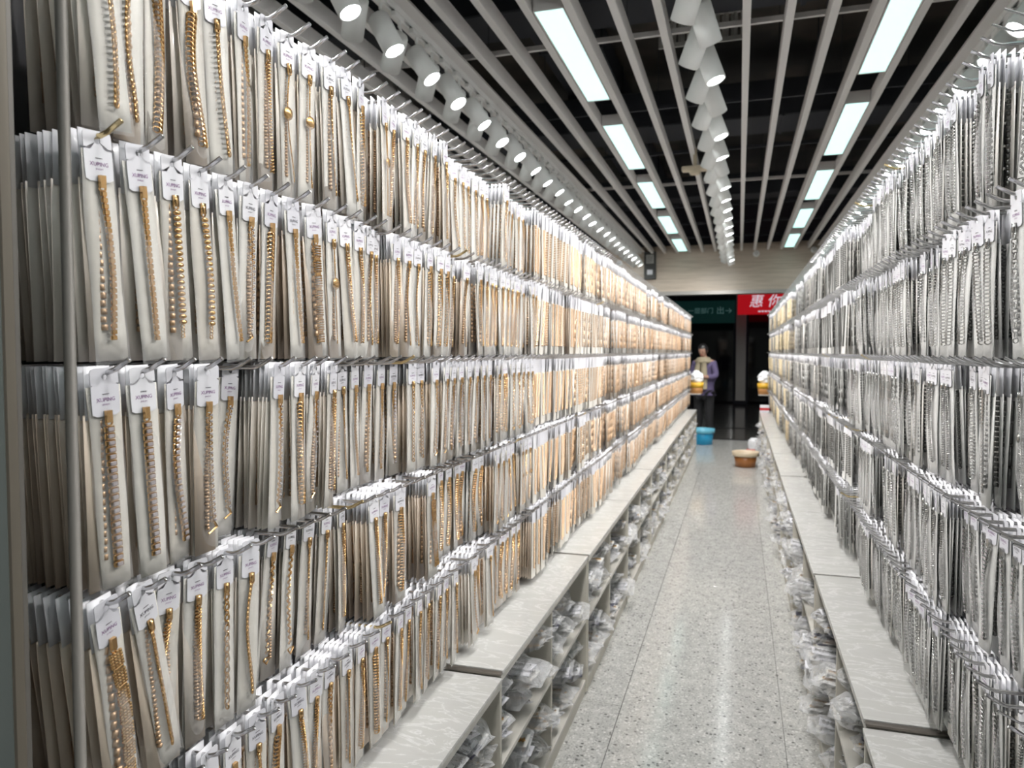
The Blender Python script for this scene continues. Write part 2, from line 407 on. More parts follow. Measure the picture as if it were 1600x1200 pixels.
for (x, lab) in ((-2.6, 'thin dark pipe above the slats left of the long duct'), (0.62, 'thin dark pipe above the slats left of the right lamp row'), (1.9, 'thin dark pipe above the slats at far right')):
    g = G(); g.tube([(x, -1, 4.2), (x, 14, 4.2)], 0.035, 'duct', 8)
    for y in (1, 4, 7, 10, 13): g.tube([(x, y, 4.2), (x, y, 4.6)], .006, 'duct', 5)
    tag(g.obj('ceiling_pipe', smooth=False), lab, 'pipe')

# ------------------------------------------------------------------ left-hand column panel beside the rack
g = G(); g.bbox(-0.98, -0.795, 0.15, 0.628, 0, 3.3, 'green_grey', .003); g.bbox(-0.99, -0.81, 0.05, 0.15, 0, 3.3, 'green_grey', .003)
tag(g.obj('trim_4'), kind='structure')

# ================================================================== LED PANELS
LEDX = [(-1.013, 'left lamp row', 'left'), (0.818, 'right lamp row', 'right')]
LEDW, LEDL = 0.158, 1.50
g = G(); a, b = LEDW / 2 + .008, LEDL / 2 + .01
g.box(-a, -a + .008, -b, b, 0, .085, 'slat_paint'); g.box(a - .008, a, -b, b, 0, .085, 'slat_paint')
g.box(-a, a, -b, -b + .01, 0, .085, 'slat_paint'); g.box(-a, a, b - .01, b, 0, .085, 'slat_paint'); g.box(-a, a, -b, b, .08, .088, 'slat_paint')
led_frame = g.mesh('housing')
g = G(); g.box(-LEDW / 2, LEDW / 2, -LEDL / 2, LEDL / 2, .004, .010, 'led_panel'); led_diff = g.mesh('diffuser')
ORD = ['first', 'second', 'third', 'fourth', 'fifth', 'sixth', 'seventh']
for x, rown, side in LEDX:
    for i in range(-2, 6):
        yc = 2.58 + 2.125 * i
        e = empty('led_panel_light', (x, yc, SLATZ + .002), label=('bright white rectangular panel light, %s of the %s ceiling row from the camera' % (ORD[i], side)) if i >= 0 else ('bright white panel light of the %s ceiling row, %s behind the camera' % (side, ORD[-i - 1])), cat='ceiling light', group='panel lights in the ceiling')
        inst('housing', led_frame, e); inst('diffuser', led_diff, e)

# ================================================================== TRACKS + SPOT HEADS
def cyl(g, r0, r1, z0, z1, mt, n=20, T=None):
    g.lathe([(0.0001, z0), (r0, z0), (r1, z1), (0.0001, z1)], mt, n, T)
hg = G(); hg.lathe([(0.0001, .014), (.052, .012), (.058, .0), (.058, -.195), (.051, -.195), (.051, -.178)], 'lamp_paint', 22)
head_me = hg.mesh('housing', True)
lg = G(); cyl(lg, .0505, .0505, -.180, -.178, 'lamp_lens', 20); lens_me = lg.mesh('lens')
ag = G(); ag.bbox(-.016, .016, -.055, .055, -.028, 0, 'lamp_paint', .003); ag.tube([(0, 0.02, -.028), (0, 0.02, -.06)], .009, 'lamp_paint', 8); adapt_me = ag.mesh('adapter')
yg = G(); yg.tube([(0, .02, -.055), (0, .062, -.085), (0, .068, -.17)], .008, 'lamp_paint', 6); yg.box(-.012, .012, .058, .072, -.18, -.10, 'lamp_paint'); yoke_me = yg.mesh('yoke')
def spot_light():
    ld = bpy.data.lights.new('spot', 'SPOT'); ld.energy = SPOT_WATTS; ld.spot_size = R(112); ld.spot_blend = 0.8
    ld.color = (1.0, 0.965, 0.935); ld.shadow_soft_size = 0.03; return ld
SPOT = spot_light()
tracks = [(SX(-8), 'left', 0.2255, 1.05 - .2255 * 14), (SX(-1), 'middle', 0.29, 1.25 - .29 * 12), (SX(6), 'right', 0.2255, 1.10 - .2255 * 14)]
for x, nm, pitch, y0 in tracks:
    g = G()
    g.box(-.018, .018, -4.0, Y_WALL - .03, .018, .05, 'lamp_paint'); g.box(-.018, -.010, -4.0, Y_WALL - .03, 0, .018, 'lamp_paint'); g.box(.010, .018, -4.0, Y_WALL - .03, 0, .018, 'lamp_paint')
    g.box(-.018, .018, -4.0, -3.99, 0, .05, 'lamp_paint')
    if nm != 'middle': g.box(-.09, -.018, -4.0, Y_WALL - .03, .035, .05, 'slat_paint'); g.box(.018, .09, -4.0, Y_WALL - .03, .035, .05, 'slat_paint')
    tag(g.obj('light_track', loc=(x, 0, SLATZ)), 'white ceiling track carrying the %s row of spotlights' % nm, 'track')
    i = 0; y = y0
    while y < Y_WALL - .35:
        out = (i % 2 == 0)
        lean = R(30 if out else -33) + R(random.uniform(-5, 5))
        e = empty('track_spotlight', (x, y, SLATZ), label='white spotlight tilted %s, %s from the camera on the %s ceiling track' % ('right' if not out else 'left', ordinal(i + 1), nm), cat='spotlight', group='spotlights on the %s ceiling track' % nm)
        inst('adapter', adapt_me, e); inst('yoke', yoke_me, e)
        lean = R(random.uniform(34, 42)) if out else R(random.uniform(-34, -27))
        away = not (out if nm == 'right' else (not out)) 
        rot = (R(random.uniform(30, 42)) if away else R(random.uniform(-6, 4)), lean, 0)
        if nm == 'middle':
            lean *= .68
            rot = (R(random.uniform(26, 40)) if away or i in (15, 19, 21, 22, 25, 28, 30, 31) else R(random.uniform(-4, 8)), lean, 0)
        h = inst('lamp_head', head_me, e, (0, 0, -.12), rot)
        inst('lens', lens_me, h)
        if (nm == 'middle') or (nm == 'left' and not out) or (nm == 'right' and out):
            if 0.5 < y < 13.0:
                lo = bpy.data.objects.new('spot', SPOT); COL.objects.link(lo); lo.parent = h; lo.location = (0, 0, -.20)
        i += 1; y += pitch

# ================================================================== BRACELET MESHES
ZT, ZB = -0.060, -0.256
def sway(kind):
    if kind == 0: return lambda z: 0.0
    if kind == 1: return lambda z: 0.007 * math.sin((z + .06) * 22)
    if kind == 2: return lambda z: 0.010 * ((z - ZT) / (ZB - ZT)) ** 2
    return lambda z: -0.005 * math.sin((z + .06) * 16)
YF = -0.0050
def clasp(g, mt, f):
    g.box(-.0026, .0026, YF - .0022, YF + .0018, ZT - .001, ZT + .015, mt)
    g.torus((0, YF, ZT - .002), .0030, .0034, .0010, mt, 8, 4)
def frange(a, b, st):
    while a > b: yield a; a -= st
def chain(style, mt, sw):
    g = G(); f = sway(sw); clasp(g, mt, f)
    X = lambda z: f(z)
    if style == 'curb':
        for i, z in enumerate(frange(ZT - .006, ZB, .0078)):
            g.torus((X(z), YF, z), .0044, .0048, .0013, mt, 10, 5, Matrix.Rotation(R(38), 4, 'Z') @ Matrix.Rotation(R(20), 4, 'Y'))
    elif style == 'wide curb':
        for i, z in enumerate(frange(ZT - .006, ZB, .0072)):
            for s in (-.0036, .0036):
                g.torus((X(z) + s, YF, z), .0036, .0042, .0012, mt, 9, 5, Matrix.Rotation(R(40 if s > 0 else -40), 4, 'Z'))
    elif style == 'ball bead':
        for i, z in enumerate(frange(ZT - .010, ZB + .02, .0084)):
            g.ball((X(z), YF - .001, z), .0042, .0036, .0039, mt, 10, 6)
        for z in frange(ZB + .02, ZB, .005): g.torus((X(z), YF, z), .0022, .0028, .0008, mt, 6, 4)
    elif style == 'square crystal':
        for z in frange(ZT - .010, ZB, .0092):
            g.bbox(X(z) - .0045, X(z) + .0045, YF - .0018, YF + .0018, z - .0041, z + .0041, mt, .0008)
            g.bbox(X(z) - .0030, X(z) + .0030, YF - .0031, YF - .0018, z - .0028, z + .0028, 'crystal', .0009)
    elif style == 'rope':
        for ph in (0, PI):
            pts = [(X(z) + .0026 * math.cos(z * 560 + ph), YF + .0024 * math.sin(z * 560 + ph), z) for z in frange(ZT - .004, ZB, .0020)]
            g.tube(pts, .0015, mt, 5)
    elif style == 'oval link':
        for i, z in enumerate(frange(ZT - .008, ZB, .0088)):
            if i % 2 == 0: g.torus((X(z), YF, z), .0034, .0066, .0011, mt, 10, 4)
            else: g.torus((X(z), YF, z), .0030, .0052, .0011, mt, 8, 4, Matrix.Rotation(R(75), 4, 'Z'))
    elif style == 'watch band':
        for i, z in enumerate(frange(ZT - .008, ZB, .0048)):
            if i % 6 == 5: g.bbox(X(z) - .0052, X(z) + .0052, YF - .0026, YF + .001, z - .0030, z + .0030, mt, .0008)
            else:
                for s in (-.0054, -.0018, .0018, .0054): g.bbox(X(z) + s - .0015, X(z) + s + .0015, YF - .0026, YF + .001, z - .0017 + (.0008 if abs(s) < .003 else 0), z + .0022, mt, .0008)
    elif style == 'box link':
        for i, z in enumerate(frange(ZT - .008, ZB, .0078)):
            g.bbox(X(z) - .0028, X(z) + .0028, YF - .0018, YF + .0014, z - .0034, z + .0030, mt, .0008)
            g.box(X(z) - .0012, X(z) + .0012, YF - .001, YF + .001, z + .0028, z + .0050, mt)
    elif style == 'medallion':
        for z in frange(ZT - .006, ZB, .0046):
            if abs(z + .135) < .012: continue
            g.torus((X(z), YF, z), .0024, .0028, .0011, mt, 6, 4, Matrix.Rotation(R(35), 4, 'Z'))
        g.ball((X(-.135), YF - .001, -.135), .0085, .0030, .0125, mt, 12, 8); g.torus((X(-.135), YF - .0025, -.135), .0055, .0090, .0009, mt, 12, 4)
    elif style == 'fine crystal':
        for i, z in enumerate(frange(ZT - .006, ZB + .018, .0050)):
            s = .0016 * (1 if i % 2 else -1)
            g.torus((X(z) + s, YF, z), .0020, .0026, .0009, mt, 6, 4)
            if i % 2 == 0: g.ball((X(z) - s, YF - .0018, z), .0018, .0014, .0018, 'crystal', 6, 4)
        zt = ZB + .018; g.tube([(X(zt), YF, zt), (X(zt) + .004, YF - .001, zt - .010), (X(zt) - .006, YF - .001, zt - .018)], .0018, mt, 5)
    elif style == 'flower':
        for z in frange(ZT - .006, ZB, .0052):
            g.ball((X(z), YF, z), .0026, .0022, .0024, mt, 6, 4)
            g.ball((X(z) + .0020, YF - .0016, z + .0020), .0011, .0010, .0011, 'crystal', 5, 3)
        for k in range(5):
            a = 2 * PI * k / 5; g.torus((X(-.14) + .0042 * math.cos(a), YF - .002, -.14 + .0042 * math.sin(a)), .0034, .0034, .0012, mt, 7, 4)
        g.ball((X(-.14), YF - .003, -.14), .0025, .0022, .0025, mt, 7, 5)
    elif style == 'heart':
        pts = [(X(z) + .0016 * math.cos(z * 520), YF + .0014 * math.sin(z * 520), z) for z in frange(ZT - .004, ZB + .016, .0024)]
        g.tube(pts, .0019, mt, 5)
        c = (X(ZB + .008), YF, ZB + .006)
        g.tube([(c[0] + .0075 * math.sin(t) ** 3, YF - .001, c[2] + .0060 * (math.cos(t) - .38 * math.cos(2 * t))) for t in [2 * PI * j / 14 for j in range(15)]], .0013, mt, 5)
    g.v = [((x - f(z)) * 1.55 + f(z) * 1.2, (y - YF) * 1.35 + YF - .0010, z) for x, y, z in g.v]
    return g
STYLES = ['curb', 'wide curb', 'ball bead', 'square crystal', 'rope', 'oval link', 'watch band', 'box link', 'medallion', 'fine crystal', 'flower', 'heart']
SDESC = {'curb': 'curb chain', 'wide curb': 'double curb chain', 'ball bead': 'ball bead', 'square crystal': 'square crystal', 'rope': 'rope chain', 'oval link': 'oval link',
         'watch band': 'watch-band style', 'box link': 'box link', 'medallion': 'oval medallion', 'fine crystal': 'thin crystal', 'flower': 'rose flower', 'heart': 'heart charm'}
WEIGHT = [16, 7, 5, 5, 14, 10, 4, 11, 3, 9, 3, 3]
CH = {}
for st in STYLES:
    for sw in (0, 1, 2, 3):
        for mt in ('gold', 'silver'):
            gg = chain(st, mt, sw); CH[st, sw, mt] = (gg.mesh('bracelet', st in ('ball bead', 'medallion', 'curb', 'oval link', 'rope')), gg)
# paper backing, curved sheet with thickness
def sheet(mt, w, z0, z1, bow, thick, y, nx=4, nz=8, wave=0, seed=0):
    g = G(); rr = random.Random(seed); ph = rr.uniform(0, 6)
    vs = []; fs = []
    for sgn in (0, 1):
        for j in range(nz + 1):
            for i in range(nx + 1):
                u = i / nx * 2 - 1; t = j / nz
                yy = y - bow * (1 - u * u) * math.sin(PI * min(1, t * 1.15 + .05)) + wave * math.sin(5 * t + 2 * u + ph) + sgn * thick
                edge = .0012 * math.sin(9 * t + ph) * u if wave else 0
                vs.append((u * w / 2 + edge, yy, z0 + (z1 - z0) * t))
    n = (nx + 1) * (nz + 1)
    for j in range(nz):
        for i in range(nx):
            a = j * (nx + 1) + i; b = a + 1; c = a + nx + 2; d = a + nx + 1
            fs.append((a, b, c, d)); fs.append((n + a, n + d, n + c, n + b))
    for i in range(nx):
        fs.append((i, n + i, n + i + 1, i + 1)); q = nz * (nx + 1) + i; fs.append((q, q + 1, n + q + 1, n + q))
    for j in range(nz):
        a = j * (nx + 1); fs.append((a, a + nx + 1, n + a + nx + 1, n + a)); b = a + nx; fs.append((b, n + b, n + b + nx + 1, b + nx + 1))
    return g.add(vs, fs, mt)
BACKS = {mt: [sheet(mt, .0465, -.286, -.013, .0012, .0008, 0, wave=.0012, seed=s).mesh('backing_card', True) for s in range(4)] for mt in ('backing_paper', 'backing_paper_grey')}
SLEEVES = [sheet('clear_plastic', .0500, -.291, -.022, .0105, .0001, -.0010, 6, 14, wave=.0011, seed=10 + s).mesh('plastic_sleeve', True) for s in range(4)]
# header card with hang hole and side notches
def header():
    g = G(); n = 48; hw = .0205
    def outer(a):
        dx, dz = math.cos(a), math.sin(a)
        best = 1e9
        top, bot = .0110, -.0525
        if abs(dx) > 1e-6: best = min(best, hw / abs(dx))
        if dz > 1e-6: best = min(best, top / dz)
        if dz < -1e-6: best = min(best, -bot / -dz)
        x, z = dx * best, dz * best
        r = .005
        for zz in (top, bot):
            cz = zz - r if zz > 0 else zz + r
            if abs(x) > hw - r and (z > cz if zz > 0 else z < cz):
                v = Vector((abs(x) - (hw - r), z - cz)); 
                if v.length > r: v = v.normalized() * r
                x = math.copysign(hw - r + v.x, x); z = cz + v.y
        if -.0130 < z < -.0105: x *= .50
        return x, z
    angs = sorted([2 * PI * k / n for k in range(n)] + [math.atan2(z, s * hw) % (2 * PI) for z in (-.0103, -.0107, -.0128, -.0132) for s in (-1, 1)])
    vs = []; fs = []; n = len(angs)
    for y in (-.0006, .0004):
        for a in angs: vs.append((.0042 * math.cos(a), y, -.0010 + .0042 * math.sin(a)))
        for a in angs:
            x, z = outer(a); vs.append((x, y, z))
    for k in range(n):
        k2 = (k + 1) % n
        fs.append((k, n + k, n + k2, k2)); fs.append((2 * n + k, 2 * n + k2, 3 * n + k2, 3 * n + k)); fs.append((n + k, 3 * n + k, 3 * n + k2, n + k2)); fs.append((k, k2, 2 * n + k2, 2 * n + k))
    return g.add(vs, fs, 'header_card')
HEAD = header().mesh('header_card')
tv, tf = text_geo('XUPING', .0074)
tv2, tf2 = text_geo('JEWELRY', .0028)
RXT = Matrix.Rotation(PI / 2, 4, 'X')
def prnt(mt):
    g = G(); g.add(tv, tf, mt, Matrix.Translation((0, -.0008, -.0310)) @ RXT); g.add(tv2, tf2, mt, Matrix.Translation((0, -.0008, -.0372)) @ RXT)
    g.box(-.005, .005, -.0010, -.0007, -.0238, -.0230, 'print_black'); return g.mesh('printed_name')
PRINTS = [prnt('print_purple'), prnt('print_black')]
# loose plate hanging over sleeve at the front of some packets
# mid-detail packets (quads only)
def mid(card, head, metal, kind, hi=True):
    g = G(); g.box(-.0225, .0225, -.0006, .0009, -.286, -.050, card)
    g.box(-.0200, .0200, -.0012, .0003, -.057, .0130, head)
    if not hi:
        z = -.064
        for k in range(4): g.box(-.0036, .0036, -.0064, -.0006, -.245 + k * .046, -.205 + k * .046, metal)
        return g
    n = {0: 26, 1: 18, 2: 34, 3: 14}[kind]; st = .190 / n
    for k in range(n):
        z = -.062 - k * st; w = {0: .0042, 1: .0036, 2: .0026, 3: .0050}[kind] * (1.0 if k % 2 else .8)
        g.box(-w, w, -.0035, .0025, -st * .36, st * .36, metal, Matrix.Translation((.0012 * (k % 2), -.003, z)) @ Matrix.Rotation(R({0: 30, 1: 0, 2: 38, 3: 15}[kind]), 4, 'Y') @ Matrix.Rotation(R(25), 4, 'Z'))
    return g

# ================================================================== PACKET LAYOUT
NEAR = {0: 'curb,curb,wide curb,wide curb,curb,box link,rope,medallion,medallion,curb,curb,wide curb,medallion,medallion,rope,rope,curb,curb',
        1: 'box link,box link,ball bead,ball bead,box link,fine crystal,wide curb,box link,watch band,medallion,rope,rope,curb,rope,rope,curb,curb,wide curb',
        2: 'square crystal,square crystal,square crystal,fine crystal,flower,fine crystal,fine crystal,wide curb,fine crystal,rope,rope,curb,box link,box link,box link',
        3: 'watch band,curb,rope,rope,oval link,curb,rope,heart,heart,curb,curb,rope,rope,rope,wide curb,curb',
        4: 'curb,rope,rope,curb,watch band,curb,wide curb,rope,rope,oval link,curb,rope,wide curb,curb,rope'}
NEAR = {k: v.split(',') for k, v in NEAR.items()}
def make_columns(side):
    out = []
    sgn = -1 if side == 'left' else 1
    tip = XL_TIP if side == 'left' else XR_TIP
    for r, z in enumerate(ROWS):
        y = 0.765 if side == 'left' else 0.95
        y += random.uniform(-.008, .008); col = 0; run = 0; st = None
        front_off = .03
        while y < Y_END:
            if run <= 0:
                run = random.choice([1, 1, 2, 2, 3, 4, 6]); st = random.choices(STYLES, WEIGHT)[0]; lean0 = random.gauss(2.4, 2.2)
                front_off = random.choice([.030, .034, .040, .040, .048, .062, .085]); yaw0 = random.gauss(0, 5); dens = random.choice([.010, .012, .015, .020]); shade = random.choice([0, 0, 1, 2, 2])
            run -= 1
            stc = NEAR[r][col] if side == 'left' and col < len(NEAR[r]) else st
            tone = ('gold' if side == 'left' or (y > 7.6 and (r * 7 + int(y / .45)) % 5 not in (1, 3)) else 'silver')
            if side == 'left' and col == 0: front_off = .034
            out.append(dict(side=side, r=r, c=col, y=y, z=z, st=stc, sw=random.randrange(4), lean=lean0 + random.gauss(0, 1.9), yaw=yaw0 + random.gauss(0, 4.5),
                            fx=tip + sgn * (front_off + random.uniform(0, .008)), sgn=sgn, tip=tip, tone=tone, dens=dens, shade=(min(shade, 1) if side == 'left' and y < 2.2 else shade), tilt=random.gauss(2.0, 1.0)))  # near left stacks keep the browner papers, standing in for their shading
            y += .0625 + random.uniform(-.003, .003); col += 1
    return out
def in_view(p):
    best = None
    for dz in (0, -.15, -.28):
        q = proj((p['fx'], p['y'], p['z'] + dz))
        if q and -25 < q[0] < 1625 and -20 < q[1] < 1225: best = q[2] if best is None else min(best, q[2])
    return best
def pmat(p, fx=None, yaw=None, lean=None, dy=0.0, tilt=None, drop=0.0):
    """world transform of a packet hanging at its hook; front faces the aisle"""
    rz = PI / 2 if p['sgn'] < 0 else -PI / 2
    le = R(p['lean'] if lean is None else lean) * (1 if p['sgn'] > 0 else -1)
    T = Matrix.Translation((p['fx'] if fx is None else fx, p['y'] + dy, p['z'] - .0015 - drop)) @ Matrix.Rotation(rz, 4, 'Z') @ Matrix.Rotation(R(p['yaw'] if yaw is None else yaw), 4, 'Z') @ Matrix.Rotation(le, 4, 'Y') @ Matrix.Rotation(R((p['tilt'] if tilt is None else tilt)), 4, 'X')
    return T
MIDI = {}
for tone, card, metal in (('gold', 'backing_paper', 'gold_matte'), ('silver', 'backing_paper_grey', 'silver_matte')):
    for k in range(4): MIDI[tone, k] = mid(card, 'header_card', metal, k).mesh('bracelet_packet')
MIDK = {'curb': 0, 'wide curb': 3, 'ball bead': 1, 'square crystal': 1, 'rope': 2, 'oval link': 1, 'watch band': 3, 'box link': 1, 'medallion': 2, 'fine crystal': 2, 'flower': 2, 'heart': 2}
NOTE = {'left': 'from the grey rod', 'right': 'from right picture edge'}
for side in ('left', 'right'):
    cols = make_columns(side)
    for p in cols: p['d'] = in_view(p)
    vis = sorted([p for p in cols if p['d'] is not None], key=lambda p: p['d'])
    chosen = vis[:300]; cid = set(id(p) for p in chosen)
    near_n = 170
    # individual front packets
    first_vis = {}
    for p in sorted(chosen, key=lambda p: p['c']): first_vis.setdefault(p['r'], p['c'])
    for idx, p in enumerate(chosen):
        T = pmat(p); loc, q, _ = T.decompose()
        tonew = 'gold' if p['tone'] == 'gold' else 'silver'
        lab = '%s %s bracelet packet, %s, %s hook %s' % (tonew, SDESC[p['st']], ROWN[p['r']], ordinal(p['c'] + 1 if side == 'left' else p['c'] - first_vis[p['r']] + 1), NOTE[side])
        grp = 'gold bracelet packets hanging on the left rack' if side == 'left' else 'silver bracelet packets hanging on the right rack'
        if idx < near_n:
            e = empty('bracelet_packet', loc, label=lab, cat='bracelet', group=grp); e.rotation_mode = 'QUATERNION'; e.rotation_quaternion = q
            inst('backing_card', random.choice(BACKS['backing_paper' if tonew == 'gold' else 'backing_paper_grey']), e)
            inst('header_card', HEAD, e, (0, -.0022, 0))
            inst('printed_name', PRINTS[0 if random.random() < .6 else 1], e, (0, -.0025, 0))
            inst('bracelet', CH[p['st'], p['sw'], tonew][0], e)
            inst('plastic_sleeve', random.choice(SLEEVES), e, None, (R(random.uniform(-.3, .3)), 0, 0))
        else:
            o = inst('bracelet_packet', MIDI[tonew, MIDK[p['st']]], None, loc); o.rotation_mode = 'QUATERNION'; o.rotation_quaternion = q
            tag(o, lab, 'bracelet', grp)
    # stacks behind + the far fronts: stuff
    A = {}
    for p in cols:
        dd = p['d']
        if id(p) not in cid:
            if dd is None and p['y'] < 1.3 and p['r'] in (0, 4) and False: continue
            A.setdefault((p['tone'], 'f', MIDK[p['st']], 2 if p['shade'] == 1 and random.random() < .5 else p['shade']), []).append(pmat(p))
        depth = 0.008; fx = p['fx']; back = XL_BACK if p['sgn'] < 0 else XR_BACK
        near = p['y'] < 3.6
        jj = 0
        while depth < random.choice([.10, .14, .17, .19]) and abs(fx + p['sgn'] * depth) < abs(back) - .012:
            T = pmat(p, fx=fx + p['sgn'] * depth, yaw=p['yaw'] * .5 + random.gauss(0, 2.0), lean=p['lean'] * .6 + random.gauss(0, 1.2), dy=random.gauss(0, .0012), tilt=random.gauss(1.0, .6), drop=0)
            A.setdefault((p['tone'], 'n' if near and jj < 3 else 'b', MIDK[p['st']] if near and jj < 3 else 0, p['shade']), []).append(T)
            depth += p['dens'] * random.uniform(.7, 1.3) * (1 if near else 1.5); jj += 1
    parts = []
    for (tone, kd, k, sh), Ts in A.items():
        if tone == 'gold':
            card, metal = ('stack_paper_cream_shade', 'gold_matte') if side == 'left' else ('stack_paper_yellow', 'yellow_gold')
        else: card, metal = 'stack_paper_grey', 'silver_matte'
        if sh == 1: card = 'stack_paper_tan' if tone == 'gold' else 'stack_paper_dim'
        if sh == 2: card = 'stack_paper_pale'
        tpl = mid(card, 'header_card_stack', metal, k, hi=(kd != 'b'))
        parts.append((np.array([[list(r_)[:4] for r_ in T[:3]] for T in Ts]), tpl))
    o = np_join('bracelet_packet_stack', parts)
    tag(o, 'dense stacks of %s bracelet packets hanging behind and far beyond the front ones' % ('gold' if side == 'left' else 'silver'), 'bracelets', kind='stuff')
    # ---------------- rack
    sg = -1 if side == 'left' else 1
    back = XL_BACK if side == 'left' else XR_BACK
    y0 = 0.64 if side == 'left' else 0.9
    e = empty('display_rack', (back, y0, 0), label='long grey hook rack along the %s side of the aisle' % side, cat='rack')
    def part(g, name): 
        o = g.obj(name, e); o.location = (-back, -y0, 0); return o
    g = G(); g.box(*sorted((back, back + sg * .02)), y0, Y_END + .03, ZLEDGE + .002, 2.26, 'rack_dark'); part(g, 'back_panel')
    for i in range(10):
        yy = y0 + .03 + i * 1.333
        if yy > Y_END: break
        g = G(); g.box(*sorted((back - sg * .002, back - sg * .03)), yy - .015, yy + .015, ZLEDGE + .002, 2.275, 'rack_grey'); part(g, 'upright')
    for z in ROWS:
        g = G(); g.box(*sorted((back - sg * .03, back - sg * .042)), y0, Y_END + .02, z - .004, z + .012, 'chrome'); part(g, 'rail')
    hb = (back - sg * .036)
    L0 = abs(hb - (XL_TIP if side == 'left' else XR_TIP))
    hgm = G(); hgm.tube([(0, 0, 0), (0, -L0 + .034, 0), (0, -L0 + .022, .004), (0, -L0, .0165)], .0037, 'chrome', 8); hook_me = hgm.mesh('hook', True)
    hgb = G(); hgb.tube([(0, 0, 0), (0, -L0 + .034, 0), (0, -L0 + .022, .004), (0, -L0, .0165)], .0037, 'brass', 8); hook_b = hgb.mesh('hook', True)
    hq = G(); hq.tube([(0, 0, 0), (0, -L0 + .034, 0), (0, -L0, .0165)], .0025, 'chrome', 4, cap=False)
    hid = set(id(p) for p in vis[:300]); farT = []
    for p in cols:
        T = Matrix.Translation((hb, p['y'], p['z'] + .0036)) @ Matrix.Rotation(PI / 2 if sg < 0 else -PI / 2, 4, 'Z')
        if id(p) in hid:
            o = inst('hook', hook_b if random.random() < .03 else hook_me, e, (hb - back, p['y'] - y0, p['z'] + .0036), (0, 0, (PI / 2 if sg < 0 else -PI / 2) + R(random.gauss(0, 1.0))))
        else: farT.append(T)
    o = np_join('hook_row', [(np.array([[list(r_)[:4] for r_ in T[:3]] for T in farT]), hq)]); o.parent = e; o.location = (-back, -y0, 0); tag(o, 'chrome hooks farther along the rack', kind='stuff')
    if side == 'left':
        g = G(); g.tube([(-.757, .679, ZLEDGE + .002), (-.757, .679, 3.4)], .0066, 'rack_grey', 14); o = part(g, 'front_rod'); o.data.polygons.foreach_set('use_smooth', [True] * len(o.data.polygons))
        g = G(); g.bbox(-1.02, -.806, .636, .652, ZLEDGE + .002, 2.9, 'rack_beige', .002); g.bbox(-.862, -.818, .652, .668, ZLEDGE + .002, 2.9, 'rack_grey', .002); part(g, 'side_frame')
    xs = sorted((back - sg * .02, back - sg * (.40 if side == 'left' else .38)))
    g = G(); g.bbox(xs[0], xs[1], Y_END + .04, Y_END + .26, .90, .915, 'laminate_edge', .002); g.box(*sorted((back, back - sg * .02)), Y_END + .03, Y_END + .26, ZLEDGE, 2.0, 'rack_grey'); part(g, 'end_shelf')

# ================================================================== LOW CABINETS
UNIT = 1.33; Y0U = 2.07 - 2 * UNIT
def cabinet_meshes(sg, xf):
    """local: y along unit 0..UNIT, x=0 at front edge, depth goes towards sg"""
    D = 0.40 if sg < 0 else 0.40
    X = lambda a, b: sorted((sg * a, sg * b))
    ms = {}
    def mk(n, *bx, mt='laminate', b=.001):
        g = G()
        for q in bx: g.bbox(*X(q[0], q[1]), *q[2:], mt, b)
        ms[n] = g.mesh(n)
    mk('marble_top', (0, D, .011, UNIT - .011, ZLEDGE - .012, ZLEDGE), mt='marble')
    mk('top_board', (.004, D, .002, UNIT - .002, ZLEDGE - .034, ZLEDGE - .0125), mt='laminate_edge')
    mk('end_strip', (.002, D, -.0095, .0095, ZLEDGE - .011, ZLEDGE - .003), mt='strip_metal')
    t = .016; zb = ZLEDGE - .0345
    mk('side_panel', (.006, D, .001, t, .012, zb)); 
    g = G(); g.bbox(*X(.006, D), UNIT - t, UNIT - .001, .012, zb, 'laminate', .001); ms['side_panel_b'] = g.mesh('side_panel')
    mk('divider', (.012, D - .01, UNIT / 2 - t / 2, UNIT / 2 + t / 2, .076, zb))
    mk('shelf', (.008, D - .01, t + .001, UNIT / 2 - t / 2 - .001, .352, .368), mt='laminate_edge')
    g = G(); g.bbox(*X(.008, D - .01), UNIT / 2 + t / 2 + .001, UNIT - t - .001, .352, .368, 'laminate_edge', .001); ms['shelf_b'] = g.mesh('shelf')
    mk('base_board', (.008, D - .01, t + .001, UNIT - t - .001, .058, .074), mt='laminate_edge')
    mk('plinth', (.012, .028, t + .001, UNIT - t - .001, .001, .057))
    mk('back_board', (D - .009, D - .001, t + .001, UNIT - t - .001, .06, zb))
    return ms
